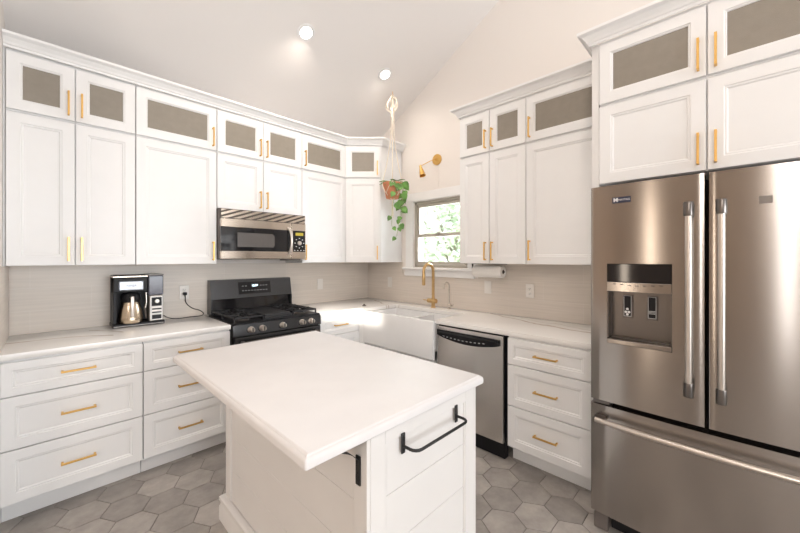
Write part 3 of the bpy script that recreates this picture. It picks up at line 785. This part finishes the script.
outlet('wall_outlet', 'white outlet between the rocker switch and the refrigerator', (XB-.0092, 1.249, 1.140), -PI/2, 'outlet')

# ------------------------------------------------------------------ paper towel
t = thing('paper_towel_holder', 'dark metal bracket holding the paper towel under the wall cabinet', 'paper towel holder', (2.66, 1.525, 1.3715))
b = MB(); b.box(-.012, .012, -.165, .165, -.006, -.0005, .001); b.box(-.008, .008, .155, .163, -.075, -.006, .001); b.tube([(0, -.150, -.068), (0, .160, -.068)], .006, 10)
b.build('rod', IRON, t, True)
t = thing('paper_towel_roll', 'white paper towel roll hanging under the cabinet right of the window', 'paper towel', (2.66, 1.525, 1.3035))
o = MB(); seg = 32
prof = [(.019, -.138), (.050, -.138), (.052, -.136), (.052, .136), (.050, .138), (.019, .138)]
rings = [[(r_*math.cos(2*PI*k/seg), h_, r_*math.sin(2*PI*k/seg)) for k in range(seg)] for r_, h_ in prof]
o.rings(rings, loop=True); o.build('paper', PAPER, t, True)
rings = [[(r_*math.cos(2*PI*k/seg), h_, r_*math.sin(2*PI*k/seg)) for k in range(seg)] for r_, h_ in [(.0145, -.137), (.0188, -.137), (.0188, .137), (.0145, .137)]]
o = MB(); o.rings(rings, loop=True); o.build('core', CARD, t, True)

# ------------------------------------------------------------------ island
t = thing('kitchen_island', 'white shiplap kitchen island with overhanging top in the foreground', 'kitchen island', (0, 0, 0))
ix0, ix1, iy0, iy1 = .676, 1.288, .800, 1.985
MB().box(ix0+.014, ix1-.014, iy0+.014, iy1-.014, .01, .874).build('body', ISLAND, t)
def panel(axis, a0, a1, z0, z1, base, out, nm):
    """framed shiplap panel: stiles, rails and planks with v-grooves"""
    b = MB(); st = .062
    def bx(u0, u1, w0, w1, d0, d1, bev=.002):
        lo, hi = sorted((base+out*d0, base+out*d1))
        if axis == 'x': b.box(lo, hi, u0, u1, w0, w1, bev)
        else: b.box(u0, u1, lo, hi, w0, w1, bev)
    bx(a0, a0+st, z0, z1, -.014, 0); bx(a1-st, a1, z0, z1, -.014, 0)
    bx(a0+st, a1-st, z1-.05, z1, -.014, 0); bx(a0+st, a1-st, z0, z0+.11, -.014, 0)
    zz = z0+.11; n = 4; hh = (z1-.05-zz)/n
    for k in range(n): bx(a0+st, a1-st, zz+k*hh+.0008, zz+(k+1)*hh-.0008, -.014, -.008, .0014)
    for (u0, u1, w0, w1) in ((a0+st, a0+st+.008, zz, z1-.05), (a1-st-.008, a1-st, zz, z1-.05), (a0+st, a1-st, zz, zz+.008)): bx(u0, u1, w0, w1, -.008, -.003, .002)
    return b.build(nm, ISLAND, t)
panel('x', iy0, iy1, .01, .874, ix0, -1, 'side_panel')
panel('x', iy0, iy1, .01, .874, ix1, 1, 'side_panel')
panel('y', ix0+.015, ix1-.015, .01, .874, iy0, -1, 'end_panel')
panel('y', ix0+.015, ix1-.015, .01, .874, iy1, 1, 'end_panel')
# base moulding
PB = [(0.001, .0), (.026, .0), (.026, .070), (.020, .084), (.020, .098), (.026, .104), (.026, .122), (.016, .130), (.0, .131)]
b = MB(); rings = []
for (px_, py_, sx, sy) in ((ix0, iy0, -1, -1), (ix1, iy0, 1, -1), (ix1, iy1, 1, 1), (ix0, iy1, -1, 1)):
    rings.append([(px_+sx*o_, py_+sy*o_, z_+.0005) for o_, z_ in PB])
b.rings(rings, loop=True); b.build('base_molding', ISLAND, t, True)
# top with ogee edge
X0, X1, Y0, Y1 = .455, 1.318, .778, 2.105
b = MB(); R = []
for i_, z_ in ((.016, .876), (.004, .877), (0, .881), (0, .898), (.002, .904), (.007, .908), (.010, .9085), (.0115, .911), (.016, .9140)):
    R.append([(X0+i_, Y0+i_, z_), (X1-i_, Y0+i_, z_), (X1-i_, Y1-i_, z_), (X0+i_, Y1-i_, z_)])
# rounded corners
def rc(i_, z_, r=.007, n=5):
    out = []
    rr = max(.002, r-i_)
    for (cx_, cy_, a0) in ((X1-i_-rr, Y0+i_+rr, -PI/2), (X1-i_-rr, Y1-i_-rr, 0), (X0+i_+rr, Y1-i_-rr, PI/2), (X0+i_+rr, Y0+i_+rr, PI)):
        for k in range(n+1):
            a = a0+PI/2*k/n; out.append((cx_+rr*math.cos(a), cy_+rr*math.sin(a), z_))
    return out
b.rings([rc(i_, z_) for i_, z_ in ((.016, .876), (.004, .877), (0, .881), (0, .898), (.002, .904), (.007, .908), (.010, .9085), (.0115, .911), (.016, .9140))])
ITOP = mat('island_top_paint', (.75, .735, .735), .5, Specular_IOR_Level=.25, noise=.025, nscale=5)
b.build('countertop', ITOP, t, True)
# towel bar
ty = iy0-.0005
tb = None
b = MB()
ybar = iy0-.062
pth = [(.832, iy0-.006, .790), (.832, iy0-.035, .790)]+[(.832+.027*(1-math.cos(a)), iy0-.035-.027*math.sin(a), .790) for a in (PI/8, PI/4, 3*PI/8, PI/2)]
mir = [(2*.985-x_, y_, z_) for x_, y_, z_ in pth[::-1]]
b.tube(pth+mir, .0052, 12); tb = b.build('towel_bar', IRON, t, True)
for xx in (.832, 1.138):
    b = MB(); b.box(xx-.0085, xx+.0085, iy0-.006, iy0-.0002, .765, .833, .002)
    for zz in (.775, .820): b.lathe([(0, -.0085), (.0035, -.0085), (.0045, -.006), (0, -.006)], (xx, iy0, zz), 'Y', 10)
    b.build('mounting_plate', IRON, tb, True)
# support bracket under the overhang
b = MB(); yb_ = .838
b.box(ix0-.006, ix0-.0002, yb_-.011, yb_+.011, .715, .806, .002)
sw = bez((ix0-.003, 0, .79), (ix0-.02, 0, .815), (ix0-.055, 0, .845), (ix0-.13, 0, .862), 10)
b.rings([[(x_-.0, yb_-.009, z_), (x_, yb_+.009, z_), (x_-.008, yb_+.009, z_+.009), (x_-.008, yb_-.009, z_+.009)] for x_, _, z_ in sw])
b.box(ix0-.17, ix0-.0002, yb_-.010, yb_+.010, .870, .8758, .001)
for zz in (.728, .752): b.lathe([(0, ix0-.0085), (.0035, ix0-.0085), (.0045, ix0-.006), (0, ix0-.006)], (0, yb_, zz), 'X', 10)
b.build('support_bracket', IRON, t)

# ------------------------------------------------------------------ wall sconce
t = thing('wall_sconce', 'brass swing-arm wall sconce above the window', 'wall light', (XB-.0005, 2.253, 2.459))
MB().lathe([(0, -.024), (.018, -.024), (.022, -.020), (.054, -.017), (.057, -.013), (.057, 0), (0, 0)], (0, 0, 0), 'X', 32).build('back_plate', BRASS, t, True)
J1 = (-.045, 0, 0); J2 = (-.175, .085, -.085)
b = MB(); b.tube([(-.018, 0, 0), J1], .008, 10); b.tube([J1, J2], .0035, 8); b.lathe([(0, -.012), (.008, -.012), (.008, .012), (0, .012)], J2, 'Z', 12); b.build('arm', BRASS, t, True)
a0 = Vector(J2); d_ = Vector((-.02, -.10, -.28)).normalized()
sh = MB(); u_ = d_.orthogonal().normalized(); v_ = d_.cross(u_); rings = []
for s_, r_ in ((-.004, .010), (0, .013), (.03, .015), (.040, .020), (.115, .033), (.114, .031), (.04, .017)):
    c0 = a0+d_*s_; rings.append([c0+(u_*math.cos(2*PI*k/20)+v_*math.sin(2*PI*k/20))*r_ for k in range(20)])
sh.rings(rings); sh.build('lamp_shade', BRASS, t, True)
MB().tube([(-.003, -.02, -.055), (-.003, -.023, -.18), (-.003, -.02, -.30)], .0022, 6).build('power_cord', PLATE, t, True)

# ------------------------------------------------------------------ recessed lights
def can(x, y, label, power=28):
    z = CY(y); ang = math.atan(.55)
    o = thing('recessed_light', label, 'ceiling light', (x, y, z-.001), 0, 'recessed ceiling lights'); o.rotation_euler = (-ang, 0, 0)
    rings = [[(r_*math.cos(2*PI*k/32), r_*math.sin(2*PI*k/32), h_) for k in range(32)] for r_, h_ in ((.046, -.001), (.048, -.006), (.070, -.004), (.072, 0), (.046, 0))]
    m = MB(); m.rings(rings, loop=True); m.build('trim_ring', TRIM, o, True)
    MB().lathe([(0, -.004), (.046, -.004), (.046, -.001), (0, -.001)]).build('lens', LENS, o, True)
    d = bpy.data.lights.new('lamp', 'SPOT'); d.energy = power; d.color = (1, .87, .76); d.spot_size = 3.0; d.spot_blend = .8; d.shadow_soft_size = .06
    l = bpy.data.objects.new('lamp', d); COL.objects.link(l); l.location = (x, y, z-.03)
can(1.461, 2.490, 'lit recessed ceiling light nearer the left, above the range wall')
can(2.341, 2.493, 'lit recessed ceiling light just above the macrame plant hanger', 10)
can(1.2, .35, 'added unseen recessed ceiling light above the near end of the island')  # out of view, added for warm fill
can(0.2, .35, 'added unseen recessed ceiling light above the camera side of the kitchen')  # also out of view, another added warm fill lamp

# ------------------------------------------------------------------ hanging plant
HX, HY, HZ = 2.555, 2.604, CY(2.604)
PZ = 2.050
t = thing('macrame_hanger', 'cream macrame plant hanger hooked to the sloped ceiling', 'plant hanger', (HX, HY, HZ))
MB().tube([(0, 0, .0), (0, 0, -.02), (.012, 0, -.035), (0, 0, -.048), (-.008, 0, -.04)], .003, 8).build('ceiling_hook', BRASS, t, True)
b = MB(); zr = PZ+.165-HZ
for k in range(4):
    a = PI/4+k*PI/2; cx_, sy_ = math.cos(a), math.sin(a)
    b.tube(smoothpath([(0, 0, -.04), (.014*cx_, .014*sy_, -.16), (.016*cx_, .016*sy_, -.34), (.020*cx_, .020*sy_, -.50), (.065*cx_, .065*sy_, zr+.18), (.107*cx_, .107*sy_, zr)], 5), .0042, 7)
    a2 = a+PI/4
    for sg in (-1, 1):
        a3 = a+sg*PI/4
        b.tube(smoothpath([(.107*cx_, .107*sy_, zr), (.101*math.cos(a+sg*.4), .101*math.sin(a+sg*.4), zr-.06), (.084*math.cos(a3), .084*math.sin(a3), zr-.125), (.0, .0, zr-.178)], 5), .0034, 6)
b.build('cords', ROPE, t, True)
b = MB()
for k in range(7):
    a = k*.9; rr = .055+.014*(k % 3)
    ln = .15+.02*(k % 4)
    pts = [(rr*math.sin(PI*q/12)*math.cos(a), rr*math.sin(PI*q/12)*math.sin(a), -.045-ln*q/12) for q in range(13)]
    b.tube(pts, .004, 6)
b.lathe([(0, -.075), (.012, -.075), (.016, -.06), (.012, -.045), (0, -.045)], (0, 0, 0), 'Z', 12)
b.lathe([(0, -.215), (.013, -.213), (.017, -.19), (.013, -.175), (0, -.175)], (0, 0, 0), 'Z', 12)
b.build('knotted_loops', ROPE, t, True)
b = MB()
for k in range(6):
    a = k*1.05
    b.tube(smoothpath([(0, 0, zr-.175), (.006*math.cos(a), .006*math.sin(a), zr-.23), (.010*math.cos(a), .010*math.sin(a), zr-.33-.02*(k % 3))], 4), .0025, 5)
b.build('tassel', ROPE, t, True)

t = thing('potted_pothos', 'trailing green vine plant in a terracotta pot hanging near the window', 'potted plant', (HX, HY, PZ))
MB().lathe([(0, 0), (.064, 0), (.068, .004), (.090, .115), (.097, .115), (.101, .120), (.103, .163), (.098, .166), (.093, .160), (.088, .130), (0, .130)], seg=36).build('pot', TERRA, t, True)
MB().lathe([(0, .1302), (.0875, .1302), (.08, .142), (0, .146)], seg=24).build('soil', SOIL, t, True)
def leaf(b, p, d, up, L, wid):
    d = Vector(d).normalized(); up = Vector(up); side = d.cross(up)
    if side.length < .01: side = Vector((1, 0, 0))
    side.normalize(); nrm = side.cross(d).normalized()
    prof = [(0, .0), (.06, .36), (.22, .50), (.45, .46), (.7, .28), (.88, .10), (1, 0)]
    p = Vector(p); L_, C_, R_ = [], [], []
    for tt, w_ in prof:
        c = p+d*(tt*L)-nrm*(.12*L*tt*tt)
        C_.append(b.bm.verts.new(c)); L_.append(b.bm.verts.new(c+side*w_*wid+nrm*.10*wid)); R_.append(b.bm.verts.new(c-side*w_*wid+nrm*.10*wid))
    for i in range(len(prof)-1):
        b.bm.faces.new((C_[i], C_[i+1], L_[i+1], L_[i])); b.bm.faces.new((R_[i], R_[i+1], C_[i+1], C_[i]))
fol = MB(); stm = MB(); rnd = random.Random(5)
# vines in direction of camera-right so they read beside the pot
cr_ = Vector((math.sin(HEAD), -math.cos(HEAD), 0)); cf = Vector((-math.cos(HEAD), -math.sin(HEAD), 0))
vines = [(.095, .03, .045, -.40, 6), (.10, .05, .075, -.26, 5), (.03, .11, -.005, -.30, 4), (.10, -.02, .09, -.12, 4)]
for (r0, f0, rdrop, zlow, n_) in vines:
    s0 = cr_*r0+cf*f0; nn_ = s0.normalized()*.108
    p0 = s0*.5+Vector((0, 0, .145)); p1 = nn_+Vector((0, 0, .175)); p2 = nn_*1.08+Vector((0, 0, .06))
    pe = cr_*rdrop+cf*(.03+f0*.8)+Vector((0, 0, zlow)); pm = (p2+pe)/2+cr_*rnd.uniform(-.02, .02)
    path = smoothpath([p0, p1, p2, pm, pe], 6); stm.tube(path, .0022, 6)
    for k in range(int(n_*1.6)):
        q = path[min(len(path)-1, int(4+(len(path)-5)*k/(int(n_*1.6)-1)))]
        sd = (1 if k % 2 else -1); dd = cr_*sd*rnd.uniform(.4, 1)+cf*rnd.uniform(-.2, .8)+Vector((0, 0, -rnd.uniform(.3, 1.1)))
        st_e = q+dd.normalized()*.018; stm.tube([q, (q+st_e)/2, st_e], .0013, 5)
        sz = rnd.uniform(.058, .080)*(1.15 if k < n_ else .85)
        leaf(fol, st_e, dd+Vector((0, 0, -.4)), cf*1.0+Vector((0, 0, .5)), sz, sz*.9)
for k in range(13):
    a = rnd.uniform(0, 2*PI); r_ = rnd.uniform(.02, .085); p = Vector((r_*math.cos(a), r_*math.sin(a), .155+rnd.uniform(.0, .035)))
    stm.tube([(p.x*.7, p.y*.7, .138), (p.x*.85, p.y*.85, .15), p], .0015, 5)
    leaf(fol, p, Vector((math.cos(a), math.sin(a), rnd.uniform(-.5, .3))), (0, 0, 1), rnd.uniform(.06, .08), rnd.uniform(.05, .065))
fol.build('foliage', LEAF, t, True); stm.build('vines', STEMM, t, True)

# ------------------------------------------------------------------ outdoors behind the window
MB().box(3.06, 14, -2, 14, -.3, -.12).build('ground_outside', mat('dry_grass', (.42, .40, .28), .95, noise=.2, nscale=3), kind='structure')
def tree(x, y, h, rad, m_, label, seed, n=1500):
    r = random.Random(seed)
    t = thing('leafy_tree', label, 'tree', (x, y, -.12), 0, 'trees outside the window')
    tr = MB(); tr.tube([(0, 0, 0), (.05, .03, h*.35), (0, .06, h*.6)], .08, 8, .03)
    for k in range(6):
        a = k*1.05; tr.tube([(.03, .03, h*.30+k*.08), (.35*rad*math.cos(a), .35*rad*math.sin(a), h*.45+k*.1), (.75*rad*math.cos(a), .75*rad*math.sin(a), h*.55+k*.14)], .03, 6, .01)
    tr.build('trunk', BARK, t, True)
    b = MB()
    for k in range(n):
        v = Vector((r.gauss(0, 1), r.gauss(0, 1), r.gauss(0, 1))).normalized()*rad*(r.random()**.4)
        c = Vector((v.x, v.y, h*.58+v.z*h*.42/rad)); s = r.uniform(.045, .075)
        d = Vector((r.uniform(-1, 1), r.uniform(-1, 1), r.uniform(-1, .4))).normalized(); e = d.orthogonal().normalized()
        q = [c-d*s, c+e*s*.55, c+d*s, c-e*s*.55]; b.bm.faces.new([b.bm.verts.new(p) for p in q])
    b.build('foliage', m_, t)
tree(4.9, 3.5, 4.0, 1.0, TREE1, 'pale green leafy tree seen through the upper window sash', 1, 5200)
tree(5.6, 5.75, 4.2, 1.1, TREE2, 'blue-green bushy tree low behind the window glass', 2, 5600)
tree(8.6, 5.6, 5.2, 1.6, TREE3, 'yellow-green tree farthest behind the window', 3, 9000)
